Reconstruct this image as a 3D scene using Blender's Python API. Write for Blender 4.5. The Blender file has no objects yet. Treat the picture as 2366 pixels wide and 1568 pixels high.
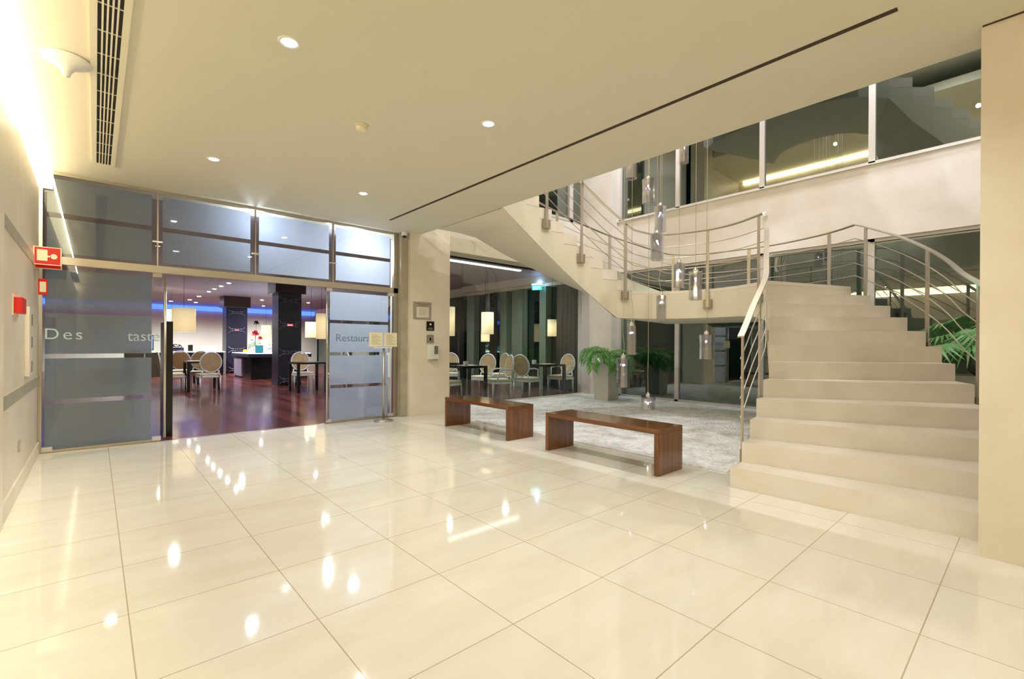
import bpy, math, random
from mathutils import Matrix, Vector
from math import sin, cos, pi, radians as R
random.seed(7)
S = bpy.context.scene
COL = S.collection

# ------------------------------------------------------------------ camera, world, exposure, large lights
YAW, ROLL, FPX, CY = .84344, .0062, 1081.4, 797.2
cam_d = bpy.data.cameras.new('camera'); cam = bpy.data.objects.new('camera', cam_d); COL.objects.link(cam)
cam_d.sensor_width = 36; cam_d.lens = FPX/2366*36; cam_d.shift_y = (CY-784)/2366; cam_d.clip_start = .05
fw = Vector((cos(YAW), sin(YAW), 0)); rt = Vector((sin(YAW), -cos(YAW), 0)); up = Vector((0, 0, 1))
r2 = rt*cos(ROLL)+up*sin(ROLL); u2 = up*cos(ROLL)-rt*sin(ROLL)
M = Matrix((r2, u2, -fw)).transposed().to_4x4(); M.translation = Vector((0, 0, 1.2)); cam.matrix_world = M
S.camera = cam
S.view_settings.view_transform = 'Standard'; S.view_settings.look = 'None'; S.view_settings.gamma = 1
S.view_settings.use_curve_mapping = False; S.view_settings.exposure = 0.25
W = bpy.data.worlds.new('night'); S.world = W; W.use_nodes = True
W.node_tree.nodes['Background'].inputs[0].default_value = (.012, .03, .035, 1); W.node_tree.nodes['Background'].inputs[1].default_value = .35
S.cycles.use_denoising = True; S.cycles.max_bounces = 8; S.cycles.diffuse_bounces = 4; S.cycles.glossy_bounces = 4
S.cycles.transmission_bounces = 6; S.cycles.transparent_max_bounces = 16; S.cycles.sample_clamp_indirect = 6
S.cycles.caustics_reflective = False; S.cycles.caustics_refractive = False
S.cycles.use_adaptive_sampling = True; S.cycles.adaptive_threshold = .04

def lamp(name, kind, loc, power, color=(1, 1, 1), size=.1, sy=None, rot=(0, 0, 0), spot=150, blend=1):
    d = bpy.data.lights.new(name, kind); d.energy = power; d.color = color
    if kind == 'AREA':
        d.size = size
        if sy: d.shape = 'RECTANGLE'; d.size_y = sy
    else: d.shadow_soft_size = size
    if kind == 'SPOT': d.spot_size = R(spot); d.spot_blend = blend
    o = bpy.data.objects.new(name, d); o.location = loc; o.rotation_euler = rot; COL.objects.link(o); return o
WARM = (.98, 1, .96); NEUT = (.90, .94, 1); COOL = (.80, .80, 1)
# ceiling lighting of the hall, above and behind the camera
for x, y in ((.885, -1.84), (2.46, -1.84), (.885, -4.3), (2.46, -4.3)): lamp('hall_light', 'SPOT', (x, y, 3.04), 42, (.97, .99, 1), .05, spot=160)
# downlights of the open stairwell, in the ceiling of the upper storey
for x, y in ((5.0, 1.2), (6.6, 1.2), (8.2, 1.4), (4.9, 2.6), (4.9, 4.0), (8.6, 3.4), (5.2, 5.6), (7.0, 5.4), (8.4, 5.6)): lamp('stairwell_downlight', 'SPOT', (x, y, 7.8), 275, NEUT, .045, spot=150)
for y in (-2, 1, 4, 6): lamp('gallery_downlight', 'SPOT', (2.6, y, 7.2), 110, (1, .93, .78), .05, spot=150)
lamp('stair_fill_light', 'SPOT', (5.6, .9, 4.3), 70, (1, .97, .93), .04, None, (0, R(-8), 0), spot=120)  # added fill spots below the second flight, brightening the shaded steps
lamp('stair_fill_light', 'SPOT', (7.6, 2.2, 5.6), 60, (1, .97, .93), .04, spot=120)
lamp('hedge_fill_light', 'POINT', (12.5, 4.5, 2.6), 60, (.55, 1, .75), .1)  # added greenish fill outside to lift the hedge, not a garden fixture
lamp('hedge_fill_light', 'POINT', (12.5, -1.5, 2.6), 50, (.55, 1, .75), .1)
# downlights of the dining room
for x, y, p in ((.2, 9.4, 14), (2.5, 8.7, 70), (3.9, 9.2, 60), (1.2, 11.5, 90), (4.2, 11.5, 80), (6.3, 9.3, 90), (8.0, 9.2, 80), (7.0, 12.5, 90), (1.4, 16.5, 110), (3.4, 16.3, 110), (6.4, 16.5, 110), (2.2, 20, 120), (6.0, 21, 120), (3.0, 24.5, 140), (6.5, 25, 120), (.5, 24, 100)):
    lamp('dining_downlight', 'SPOT', (x, y, 3.06), p*(1.5 if y < 15 else 3 if y < 19 else 8), (.92, .95, 1), .06, spot=160)

# ------------------------------------------------------------------ materials
def rgb(r, g, b):
    f = lambda c: (c/255/12.92 if c/255 <= .04045 else ((c/255+.055)/1.055)**2.4)
    return (f(r), f(g), f(b), 1)
def newmat(name):
    m = bpy.data.materials.new(name); m.use_nodes = True; nt = m.node_tree
    return m, nt, nt.nodes['Principled BSDF'], nt.nodes['Material Output']
def mat(name, col, rough=.5, metal=0, spec=.5, noise=None, nscale=3, bump=0, bscale=40, coat=0, emit=None, es=0):
    m, nt, b, o = newmat(name); b.inputs['Base Color'].default_value = col; b.inputs['Roughness'].default_value = rough
    b.inputs['Metallic'].default_value = metal; b.inputs['Specular IOR Level'].default_value = spec; b.inputs['Coat Weight'].default_value = coat
    b.inputs['Coat Roughness'].default_value = .05
    if emit: b.inputs['Emission Color'].default_value = emit; b.inputs['Emission Strength'].default_value = es
    tc = nt.nodes.new('ShaderNodeTexCoord')
    if noise:
        n = nt.nodes.new('ShaderNodeTexNoise'); n.inputs['Scale'].default_value = nscale; n.inputs['Detail'].default_value = 6; n.inputs['Roughness'].default_value = .6
        cr = nt.nodes.new('ShaderNodeValToRGB'); cr.color_ramp.elements[0].position = .32; cr.color_ramp.elements[1].position = .68
        cr.color_ramp.elements[0].color = noise; cr.color_ramp.elements[1].color = col
        nt.links.new(tc.outputs['Object'], n.inputs['Vector']); nt.links.new(n.outputs[0], cr.inputs[0]); nt.links.new(cr.outputs[0], b.inputs['Base Color'])
    if bump:
        n2 = nt.nodes.new('ShaderNodeTexNoise'); n2.inputs['Scale'].default_value = bscale; n2.inputs['Detail'].default_value = 4
        bp = nt.nodes.new('ShaderNodeBump'); bp.inputs['Strength'].default_value = bump; bp.inputs['Distance'].default_value = .02
        nt.links.new(tc.outputs['Object'], n2.inputs['Vector']); nt.links.new(n2.outputs[0], bp.inputs['Height']); nt.links.new(bp.outputs[0], b.inputs['Normal'])
    return m
def emis(name, col, s):
    m, nt, b, o = newmat(name); e = nt.nodes.new('ShaderNodeEmission'); e.inputs[0].default_value = col; e.inputs[1].default_value = s
    nt.links.new(e.outputs[0], o.inputs[0]); nt.nodes.remove(b); return m
def fres(nt, ior):
    f = nt.nodes.new('ShaderNodeFresnel'); g = nt.nodes.new('ShaderNodeNewGeometry')   # same reflectance on both faces of a thin pane
    a = nt.nodes.new('ShaderNodeMath'); a.operation = 'MULTIPLY_ADD'; a.inputs[1].default_value = -2; a.inputs[2].default_value = 1
    p = nt.nodes.new('ShaderNodeMath'); p.operation = 'POWER'; p.inputs[0].default_value = ior
    nt.links.new(g.outputs['Backfacing'], a.inputs[0]); nt.links.new(a.outputs[0], p.inputs[1]); nt.links.new(p.outputs[0], f.inputs[0]); return f
def glassy(name, tint, refl=1.5, rough=0., extra=0.):
    """thin pane: tinted see-through plus mirror reflection by Fresnel"""
    m, nt, b, o = newmat(name); nt.nodes.remove(b)
    t = nt.nodes.new('ShaderNodeBsdfTransparent'); t.inputs[0].default_value = tint
    g = nt.nodes.new('ShaderNodeBsdfGlossy'); g.inputs['Roughness'].default_value = rough; g.inputs[0].default_value = (1, 1, 1, 1)
    f = fres(nt, refl)
    a = nt.nodes.new('ShaderNodeMath'); a.operation = 'ADD'; a.use_clamp = True; a.inputs[1].default_value = extra
    x = nt.nodes.new('ShaderNodeMixShader'); nt.links.new(f.outputs[0], a.inputs[0]); nt.links.new(a.outputs[0], x.inputs[0])
    nt.links.new(t.outputs[0], x.inputs[1]); nt.links.new(g.outputs[0], x.inputs[2]); nt.links.new(x.outputs[0], o.inputs[0]); return m
def frosted(name, col, clear):
    m, nt, b, o = newmat(name); nt.nodes.remove(b)
    t = nt.nodes.new('ShaderNodeBsdfTransparent'); t.inputs[0].default_value = (.85, .9, .95, 1)
    tr = nt.nodes.new('ShaderNodeBsdfTranslucent'); tr.inputs[0].default_value = col
    df = nt.nodes.new('ShaderNodeBsdfDiffuse'); df.inputs[0].default_value = (col[0]*.45, col[1]*.48, col[2]*.48, 1)
    gl = nt.nodes.new('ShaderNodeBsdfGlossy'); gl.inputs['Roughness'].default_value = .06; gl.inputs[0].default_value = (1, 1, 1, 1)
    f = fres(nt, 1.5)
    m1 = nt.nodes.new('ShaderNodeMixShader'); m1.inputs[0].default_value = .2; m2 = nt.nodes.new('ShaderNodeMixShader'); m2.inputs[0].default_value = clear
    m3 = nt.nodes.new('ShaderNodeMixShader'); L = nt.links.new
    L(tr.outputs[0], m1.inputs[1]); L(df.outputs[0], m1.inputs[2]); L(m1.outputs[0], m2.inputs[1]); L(t.outputs[0], m2.inputs[2])
    L(f.outputs[0], m3.inputs[0]); L(m2.outputs[0], m3.inputs[1]); L(gl.outputs[0], m3.inputs[2]); L(m3.outputs[0], o.inputs[0]); return m
def tile_mat(name, c1, c2, joint, sx, sy, ox, oy, jw, rough):
    m, nt, b, o = newmat(name); N = nt.nodes.new; L = nt.links.new
    tc = N('ShaderNodeTexCoord'); sp = N('ShaderNodeSeparateXYZ'); L(tc.outputs['Object'], sp.inputs[0])
    def mth(op, a, bb=None):
        n = N('ShaderNodeMath'); n.operation = op
        for i, v in enumerate((a, bb)):
            if v is None: continue
            if isinstance(v, (int, float)): n.inputs[i].default_value = v
            else: L(v, n.inputs[i])
        return n.outputs[0]
    cells = []; masks = []
    for ax, s, of in ((0, sx, ox), (1, sy, oy)):
        u = mth('DIVIDE', mth('SUBTRACT', sp.outputs[ax], of), s); cells.append(mth('FLOOR', u)); fr = mth('FRACT', u)
        d = mth('MINIMUM', fr, mth('SUBTRACT', 1., fr)); masks.append(mth('LESS_THAN', d, jw/s/2))
    mk = mth('MAXIMUM', masks[0], masks[1])
    cb = N('ShaderNodeCombineXYZ'); L(cells[0], cb.inputs[0]); L(cells[1], cb.inputs[1])
    wn = N('ShaderNodeTexWhiteNoise'); L(cb.outputs[0], wn.inputs[0])
    ad = N('ShaderNodeVectorMath'); ad.operation = 'MULTIPLY_ADD'; L(wn.outputs['Color'], ad.inputs[0]); ad.inputs[1].default_value = (9, 9, 9); L(tc.outputs['Object'], ad.inputs[2])
    mp = N('ShaderNodeMapping'); mp.inputs['Scale'].default_value = (.8, 2.6, 1); L(ad.outputs[0], mp.inputs[0])
    n1 = N('ShaderNodeTexNoise'); n1.inputs['Scale'].default_value = 2.2; n1.inputs['Detail'].default_value = 7; n1.inputs['Roughness'].default_value = .62; L(mp.outputs[0], n1.inputs['Vector'])
    cr = N('ShaderNodeValToRGB'); cr.color_ramp.elements[0].position = .3; cr.color_ramp.elements[1].position = .66
    cr.color_ramp.elements[0].color = c2; cr.color_ramp.elements[1].color = c1; L(n1.outputs[0], cr.inputs[0])
    mx = N('ShaderNodeMix'); mx.data_type = 'RGBA'; L(mk, mx.inputs[0]); L(cr.outputs[0], mx.inputs[6]); mx.inputs[7].default_value = joint
    L(mx.outputs[2], b.inputs['Base Color']); b.inputs['Roughness'].default_value = rough; b.inputs['Specular IOR Level'].default_value = .55
    return m
def plank_mat():
    m, nt, b, o = newmat('polished_reddish_plank_floor'); N = nt.nodes.new; L = nt.links.new
    tc = N('ShaderNodeTexCoord'); mp = N('ShaderNodeMapping'); mp.inputs['Rotation'].default_value = (0, 0, R(90)); L(tc.outputs['Object'], mp.inputs[0])
    br = N('ShaderNodeTexBrick'); br.inputs['Scale'].default_value = 1; br.inputs['Brick Width'].default_value = 1.3; br.inputs['Row Height'].default_value = .14
    br.inputs['Mortar Size'].default_value = .002; br.inputs['Color1'].default_value = rgb(118, 60, 50); br.inputs['Color2'].default_value = rgb(74, 34, 34); br.inputs['Mortar'].default_value = rgb(30, 12, 10)
    L(mp.outputs[0], br.inputs[0]); L(br.outputs[0], b.inputs['Base Color']); b.inputs['Roughness'].default_value = .2; b.inputs['Specular IOR Level'].default_value = .35; b.inputs['Coat Weight'].default_value = .15; b.inputs['Coat Roughness'].default_value = .08
    return m
def wood_mat(name, c1, c2, axis=0):
    m, nt, b, o = newmat(name); N = nt.nodes.new; L = nt.links.new
    tc = N('ShaderNodeTexCoord'); mp = N('ShaderNodeMapping'); sc = [14, 14, 14]; sc[axis] = .8; mp.inputs['Scale'].default_value = sc; L(tc.outputs['Object'], mp.inputs[0])
    n = N('ShaderNodeTexNoise'); n.inputs['Scale'].default_value = 1.6; n.inputs['Detail'].default_value = 5; L(mp.outputs[0], n.inputs['Vector'])
    cr = N('ShaderNodeValToRGB'); cr.color_ramp.elements[0].position = .3; cr.color_ramp.elements[1].position = .7; cr.color_ramp.elements[0].color = c1; cr.color_ramp.elements[1].color = c2
    L(n.outputs[0], cr.inputs[0]); L(cr.outputs[0], b.inputs['Base Color']); b.inputs['Roughness'].default_value = .18; b.inputs['Coat Weight'].default_value = .4; b.inputs['Coat Roughness'].default_value = .06
    return m
def pebble_mat():
    m, nt, b, o = newmat('rough_white_stone_bed'); N = nt.nodes.new; L = nt.links.new
    tc = N('ShaderNodeTexCoord'); v = N('ShaderNodeTexVoronoi'); v.inputs['Scale'].default_value = 26; L(tc.outputs['Object'], v.inputs['Vector'])
    n = N('ShaderNodeTexNoise'); n.inputs['Scale'].default_value = 3.5; n.inputs['Detail'].default_value = 8; n.inputs['Roughness'].default_value = .75; L(tc.outputs['Object'], n.inputs['Vector'])
    cr = N('ShaderNodeValToRGB'); cr.color_ramp.elements[0].position = .36; cr.color_ramp.elements[1].position = .6
    cr.color_ramp.elements[0].color = rgb(206, 198, 188); cr.color_ramp.elements[1].color = rgb(246, 242, 240); L(n.outputs[0], cr.inputs[0])
    mx = N('ShaderNodeMix'); mx.data_type = 'RGBA'; mx.blend_type = 'MULTIPLY'; mx.inputs[0].default_value = .22; L(cr.outputs[0], mx.inputs[6]); L(v.outputs['Color'], mx.inputs[7])
    hs = N('ShaderNodeHueSaturation'); hs.inputs['Saturation'].default_value = .35; hs.inputs['Value'].default_value = 1.25; L(mx.outputs[2], hs.inputs['Color'])
    L(hs.outputs[0], b.inputs['Base Color']); b.inputs['Roughness'].default_value = .8
    bp = N('ShaderNodeBump'); bp.inputs['Strength'].default_value = .8; bp.inputs['Distance'].default_value = .03; L(v.outputs[0], bp.inputs['Height']); L(bp.outputs[0], b.inputs['Normal']); return m

MT = dict(
 floor=tile_mat('polished_cream_marble_tiles', rgb(236, 230, 216), rgb(229, 220, 202), rgb(188, 172, 146), .6173, .5865, .115, .324, .005, .06),
 plank=plank_mat(), pebble=pebble_mat(),
 stone=mat('beige_limestone', rgb(244, 236, 218), .45, noise=rgb(232, 218, 194), nscale=1.6),
 stone2=mat('pale_limestone', rgb(236, 226, 208), .4, noise=rgb(222, 208, 184), nscale=1.3),
 facade=mat('pinkish_white_stone', rgb(240, 234, 228), .5, noise=rgb(230, 221, 210), nscale=1.5),
 grey=mat('grey_stone_band', rgb(188, 180, 160), .35, noise=rgb(170, 162, 142), nscale=5),
 ceil=mat('cream_ceiling_paint', rgb(224, 217, 194), .8), plaster=mat('cream_stair_paint', rgb(226, 218, 194), .7),
 step=mat('cream_marble_step', rgb(238, 230, 217), .3, noise=rgb(228, 217, 200), nscale=2.5),
 white=mat('white_lacquer', rgb(235, 232, 222), .35), steel=mat('brushed_steel', rgb(200, 192, 178), .32, 1),
 bracket=mat('dull_steel_bracket', rgb(168, 156, 138), .45, .8), chrome=mat('polished_chrome', rgb(225, 225, 225), .1, 1), alu=mat('pale_window_frame', rgb(214, 208, 204), .4, .2),
 black=mat('black_lacquer', rgb(16, 13, 14), .25), dark=mat('dark_recess', rgb(34, 28, 22), .7), blk=mat('dark_slot', rgb(60, 42, 18), .6),
 bench=wood_mat('glossy_reddish_brown_wood', rgb(88, 50, 18), rgb(126, 74, 28), 1), benchv=wood_mat('glossy_brown_wood_upright', rgb(90, 52, 18), rgb(128, 76, 28), 2),
 dwall=mat('dining_beige_wall', rgb(208, 206, 190), .7), dceil=mat('dining_grey_ceiling', rgb(150, 138, 148), .6),
 navy=mat('dark_patterned_cladding', rgb(34, 31, 50), .35), capital=mat('dark_brown_capital', rgb(52, 24, 16), .3), scroll=mat('lilac_scroll_ornament', rgb(132, 122, 140), .4),
 fab=mat('beige_chair_fabric', rgb(206, 180, 140), .8, noise=rgb(186, 156, 112), nscale=9), seatf=mat('cream_seat_fabric', rgb(226, 214, 180), .8),
 chairw=mat('white_painted_chair_frame', rgb(232, 230, 232), .3), curtain=mat('dark_brown_curtain', rgb(52, 42, 32), .8), green=mat('green_grey_mullion', rgb(128, 140, 120), .4),
 leaf=mat('glossy_green_leaf', rgb(112, 188, 80), .28, noise=rgb(58, 132, 48), nscale=6), leaf2=mat('fan_palm_leaf', rgb(120, 178, 100), .35, noise=rgb(70, 140, 60), nscale=7),
 stem=mat('palm_stem', rgb(96, 92, 50), .6), soil=mat('potting_soil', rgb(52, 38, 26), .9, bump=.6), pot=mat('pale_grey_planter', rgb(206, 202, 192), .45),
 red=mat('safety_red', rgb(214, 20, 14), .4), sgnw=mat('sign_cream_white', rgb(240, 228, 190), .5), paper=mat('printed_paper', rgb(232, 226, 204), .6),
 outg=mat('outdoor_paving', rgb(40, 42, 40), .6), hedge=mat('outdoor_hedge', rgb(14, 60, 36), .8, bump=1, bscale=12), ink=mat('grey_print_ink', rgb(120, 112, 100), .6),
 lett=mat('pale_blue_film_lettering', rgb(190, 208, 208), .4), lett2=mat('grey_blue_film_lettering', rgb(110, 135, 155), .4), crystal=None, shade=None)
MT['clear'] = glassy('clear_glass', (.93, .96, .95, 1), 1.5)
MT['dusk'] = glassy('dark_facade_glass', (.42, .58, .52, 1), 1.9, 0, .10)
MT['front'] = glassy('restaurant_front_glass', (.86, .9, .88, 1), 1.5)
MT['frost'] = frosted('frosted_film', rgb(222, 226, 236), .22)
MT['cove'] = emis('cove_light', (1, .86, .58, 1), 14); MT['cove2'] = emis('upper_cove_light', (1, .84, .5, 1), 12)
MT['spot'] = emis('spot_lens', (1, .97, .8, 1), 40); MT['spotc'] = emis('cool_spot_lens', (.9, .9, 1, 1), 26); MT['tube'] = emis('tube_and_vent_glow', (.9, .95, 1, 1), 6)
MT['blue'] = emis('blue_cove', (.08, .18, 1, 1), 2.0); MT['teal'] = emis('teal_exit_panel', (.05, .75, .8, 1), 2.2); MT['tealw'] = emis('white_exit_symbol', (.8, 1, 1, 1), 3)
MT['counterlit'] = emis('backlit_counter_top', (.72, .9, 1, 1), 4.5); MT['screen'] = emis('display_screen_light', (.35, .5, 1, 1), 1.2); MT['redlit'] = emis('red_sign_light', (1, .2, .25, 1), 1.4)
MT['bulb'] = emis('pendant_bulb', (.92, .92, 1, 1), 22); MT['teallit'] = emis('teal_cooler_light', (.1, .5, .65, 1), .6)
m, nt, b, o = newmat('lit_fabric_shade'); b.inputs['Base Color'].default_value = rgb(245, 236, 214); b.inputs['Emission Color'].default_value = (1, .86, .6, 1); b.inputs['Emission Strength'].default_value = .28; MT['shade'] = m
tr = nt.nodes.new('ShaderNodeBsdfTranslucent'); tr.inputs[0].default_value = rgb(245, 236, 214); mx = nt.nodes.new('ShaderNodeMixShader'); mx.inputs[0].default_value = .5; nt.links.new(b.outputs[0], mx.inputs[1]); nt.links.new(tr.outputs[0], mx.inputs[2]); nt.links.new(mx.outputs[0], o.inputs[0])
m, nt, b, o = newmat('pendant_crystal'); b.inputs['Roughness'].default_value = .02; b.inputs['Transmission Weight'].default_value = 1; b.inputs['IOR'].default_value = 1.45; b.inputs['Base Color'].default_value = (.96, .97, 1, 1)
MT['crystal'] = m
MT['crystalthin'] = glassy('thin_pendant_glass', (.90, .90, .92, 1), 1.7, .03, .07)
MT['pend'] = glassy('wavy_pendant_glass', (.80, .80, .84, 1), 1.9, .05, .14)
nt = MT['pend'].node_tree; nz = nt.nodes.new('ShaderNodeTexNoise'); nz.inputs['Scale'].default_value = 22; bp = nt.nodes.new('ShaderNodeBump'); bp.inputs['Strength'].default_value = .8; bp.inputs['Distance'].default_value = .02; tc = nt.nodes.new('ShaderNodeTexCoord')
nt.links.new(tc.outputs['Object'], nz.inputs['Vector']); nt.links.new(nz.outputs[0], bp.inputs['Height'])
for n in nt.nodes:
    if n.bl_idname in ('ShaderNodeBsdfGlossy', 'ShaderNodeFresnel'): nt.links.new(bp.outputs[0], n.inputs['Normal'])

# ------------------------------------------------------------------ mesh helpers
class MB:
    def __init__(s): s.v = []; s.f = []; s.sm = False
    def add(s, vs, fs): n = len(s.v); s.v += [tuple(v) for v in vs]; s.f += [tuple(i+n for i in f) for f in fs]; return s
    def box(s, x0, x1, y0, y1, z0, z1):
        return s.add([(x, y, z) for z in (z0, z1) for x, y in ((x0, y0), (x1, y0), (x1, y1), (x0, y1))], [(3, 2, 1, 0), (4, 5, 6, 7), (0, 1, 5, 4), (1, 2, 6, 5), (2, 3, 7, 6), (3, 0, 4, 7)])
    def obox(s, c, t, l, w, h, z0=None):      # oriented box: centre, heading, length, width, height
        tx, ty = cos(t), sin(t); vs = []
        for z in (-h/2, h/2):
            for a, b_ in ((-l/2, -w/2), (l/2, -w/2), (l/2, w/2), (-l/2, w/2)): vs.append((c[0]+a*tx-b_*ty, c[1]+a*ty+b_*tx, c[2]+z))
        return s.add(vs, [(3, 2, 1, 0), (4, 5, 6, 7), (0, 1, 5, 4), (1, 2, 6, 5), (2, 3, 7, 6), (3, 0, 4, 7)])
    def prism(s, poly, zb, zt):               # zb, zt: number or per-vertex list
        n = len(poly); zb = zb if isinstance(zb, (list, tuple)) else [zb]*n; zt = zt if isinstance(zt, (list, tuple)) else [zt]*n
        vs = [(p[0], p[1], zb[i]) for i, p in enumerate(poly)]+[(p[0], p[1], zt[i]) for i, p in enumerate(poly)]
        return s.add(vs, [tuple(range(n-1, -1, -1)), tuple(range(n, 2*n))]+[(i, (i+1) % n, n+(i+1) % n, n+i) for i in range(n)])
    def lathe(s, c, prof, n=24, sx=1, sy=1):  # prof [(r, z)]
        vs = []; m_ = len(prof)
        for r_, z in prof:
            for i in range(n): a = 2*pi*i/n; vs.append((c[0]+r_*sx*cos(a), c[1]+r_*sy*sin(a), c[2]+z))
        fs = [(j*n+i, j*n+(i+1) % n, (j+1)*n+(i+1) % n, (j+1)*n+i) for j in range(m_-1) for i in range(n)]
        fs += [tuple(range(n-1, -1, -1)), tuple(range((m_-1)*n, m_*n))]; return s.add(vs, fs)
    def tube(s, path, r_, n=8, closed=False):
        P = [Vector(p) for p in path]; k = len(P); vs = []; rr = r_ if isinstance(r_, (list, tuple)) else [r_]*k
        up_ = Vector((0, 0, 1)); prev = None
        for i, p in enumerate(P):
            a = P[(i-1) % k] if (closed or i) else p; b_ = P[(i+1) % k] if (closed or i < k-1) else p
            t = (b_-a).normalized()
            if prev is None:
                q = up_.cross(t)
                if q.length < .05: q = Vector((1, 0, 0)).cross(t)
                prev = q.normalized()
            q = (prev-t*prev.dot(t)).normalized(); prev = q; w = t.cross(q)
            for j in range(n): an = 2*pi*j/n; vs.append(p+q*cos(an)*rr[i]+w*sin(an)*rr[i])
        fs = [(i*n+j, i*n+(j+1) % n, ((i+1) % k)*n+(j+1) % n, ((i+1) % k)*n+j) for i in range(k if closed else k-1) for j in range(n)]
        if not closed: fs += [tuple(range(n-1, -1, -1)), tuple(range((k-1)*n, k*n))]
        return s.add(vs, fs)
    def bar(s, path, w, h):                   # flat bar following a path, width horizontal, height vertical
        P = [Vector(p) for p in path]; k = len(P); vs = []
        for i, p in enumerate(P):
            t = P[min(i+1, k-1)]-P[max(i-1, 0)]; q = Vector((-t.y, t.x, 0)).normalized()*w/2; z = Vector((0, 0, h/2))
            vs += [p-q-z, p+q-z, p+q+z, p-q+z]
        fs = [(i*4+j, i*4+(j+1) % 4, (i+1)*4+(j+1) % 4, (i+1)*4+j) for i in range(k-1) for j in range(4)]+[(3, 2, 1, 0), tuple(range(4*k-4, 4*k))]
        return s.add(vs, fs)
    def build(s, name, m, parent=None, smooth=False, bevel=0):
        me = bpy.data.meshes.new(name); me.from_pydata(s.v, [], s.f); me.materials.append(MT[m] if isinstance(m, str) else m)
        import bmesh
        bm = bmesh.new(); bm.from_mesh(me); bmesh.ops.recalc_face_normals(bm, faces=bm.faces); bm.to_mesh(me); bm.free()
        o = bpy.data.objects.new(name, me); COL.objects.link(o)
        if smooth:
            for p in me.polygons: p.use_smooth = True
        if bevel: md = o.modifiers.new('bevel', 'BEVEL'); md.width = bevel; md.segments = 2; md.limit_method = 'ANGLE'
        if parent: o.parent = parent
        return o
def tag(o, label=None, cat=None, group=None, kind=None):
    if label: o['label'] = label
    if cat: o['category'] = cat
    if group: o['group'] = group
    if kind: o['kind'] = kind
    return o
def thing(name, label, cat, loc=(0, 0, 0), rz=0, group=None):
    o = bpy.data.objects.new(name, None); o.empty_display_size = .1; COL.objects.link(o); o.location = loc; o.rotation_euler = (0, 0, rz); return tag(o, label, cat, group)
def struct(name, mb, m, label=None, parent=None, **k):
    o = mb.build(name, m, parent, **k)
    if not parent: tag(o, label, name.split('_')[0], kind='structure')
    return o
def dup(o, parent=None):
    c = o.copy(); COL.objects.link(c); c.parent = parent
    for ch in o.children: dup(ch, c)
    return c
def text(name, body, size, m, loc, rot, parent, align='LEFT', ext=.001, sp=1, sx=1):
    cu = bpy.data.curves.new(name, 'FONT'); cu.body = body; cu.size = size; cu.extrude = ext; cu.align_x = align; cu.space_character = sp
    t = bpy.data.objects.new('t', cu); me = bpy.data.meshes.new_from_object(t); bpy.data.objects.remove(t)
    me.materials.clear(); me.materials.append(MT[m]); o = bpy.data.objects.new(name, me); COL.objects.link(o); o.location = loc; o.rotation_euler = rot; o.scale = (sx, 1, 1)
    if parent: o.parent = parent
    return o

# ------------------------------------------------------------------ room shell
CZ = 3.06                       # hall ceiling
LW = -.46                       # left wall plane
struct('floor', MB().prism([(LW-.3, -6), (4.45, -6), (9.4, -6), (9.4, 1.9), (9.4, 7.55), (4.45, 7.55), (3.95, 7.15), (LW-.3, 7.15)], -.12, 0), 'floor', 'polished cream marble tile floor of the hall')
MBp = MB().prism([(4.47, 1.95), (5.0, 2.05), (6.6, 2.6), (9.36, 2.6), (9.36, 6.72), (9.1, 7.5), (4.75, 7.5), (4.75, 6.9), (4.47, 6.7)], .0, .012)
tag(MBp.build('white_stone_bed', 'pebble'), 'rough white stone bed on the floor inside the curve of the stairs', 'stone bed', kind='stuff')
cm = MB(); cm.box(-.35, 4.1, -6, 7.6, CZ, 3.82); struct('ceiling', cm, 'ceil', 'smooth cream ceiling of the hall')
# left wall with light recess along its top
lw = MB().box(LW-.25, LW, -6, 7.3, 0, 2.86); struct('wall_left', lw, 'stone2', 'pale stone left wall')
rc = MB().box(LW-.25, LW-.18, -6, 7.12, 2.86, 3.5).box(LW-.2, -.35, -6, 7.12, 3.42, 3.5).box(-.36, -.35, -6, 7.12, CZ, 3.45).box(LW-.25, -.35, 7.12, 7.3, 2.86, 3.5); struct('trim_1', rc, 'white', 'white recess above the left wall')
tag(MB().box(LW-.13, LW-.03, -6, 7.1, 2.865, 2.885).build('cove_light_strip', 'cove'), 'glowing strip lighting the recess on top of the left wall', 'light')
lamp('cove_glow', 'AREA', (-.40, .6, 3.35), 150, (1, .94, .72), .08, 12.5, (0, R(8), 0))
bd = MB(); bd.box(LW, LW+.006, -6, 7.12, 1.97, 2.06).box(LW, LW+.012, -6, 7.12, .745, .84); struct('trim_2', bd, 'grey', 'two grey stone bands along the left wall')
struct('baseboard_left', MB().box(LW, LW+.015, -6, 7.12, 0, .13), 'stone2', 'stone baseboard of the left wall')
struct('wall_back', MB().box(LW-.3, 4.1, -6.2, -6, 0, 3.1), 'stone2', 'wall behind the viewpoint')
# right stone pier/wall
struct('wall_right', MB().box(3.83, 4.06, -6, .225, 0, CZ).box(4.06, 4.35, -6, -.01, 0, CZ), 'stone2', 'tall pale stone wall end beside the stairs')
struct('wall_stair', MB().box(4.35, 9.4, -.55, -.3, 0, 7.85), 'facade', 'stone wall closing the stairwell')
# pier between the dining room entrance and the glass front
struct('wall_pier', MB().box(3.91, 4.7, 6.95, 7.65, 0, CZ).box(4.12, 4.7, 6.95, 7.65, CZ, 7.85), 'stone', 'beige stone pier between the glass doors and the dining room window')
struct('trim_3', MB().box(3.78, 3.91, 7.02, 7.3, 0, CZ), 'grey', 'grey stone strip beside the glass doors')

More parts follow.
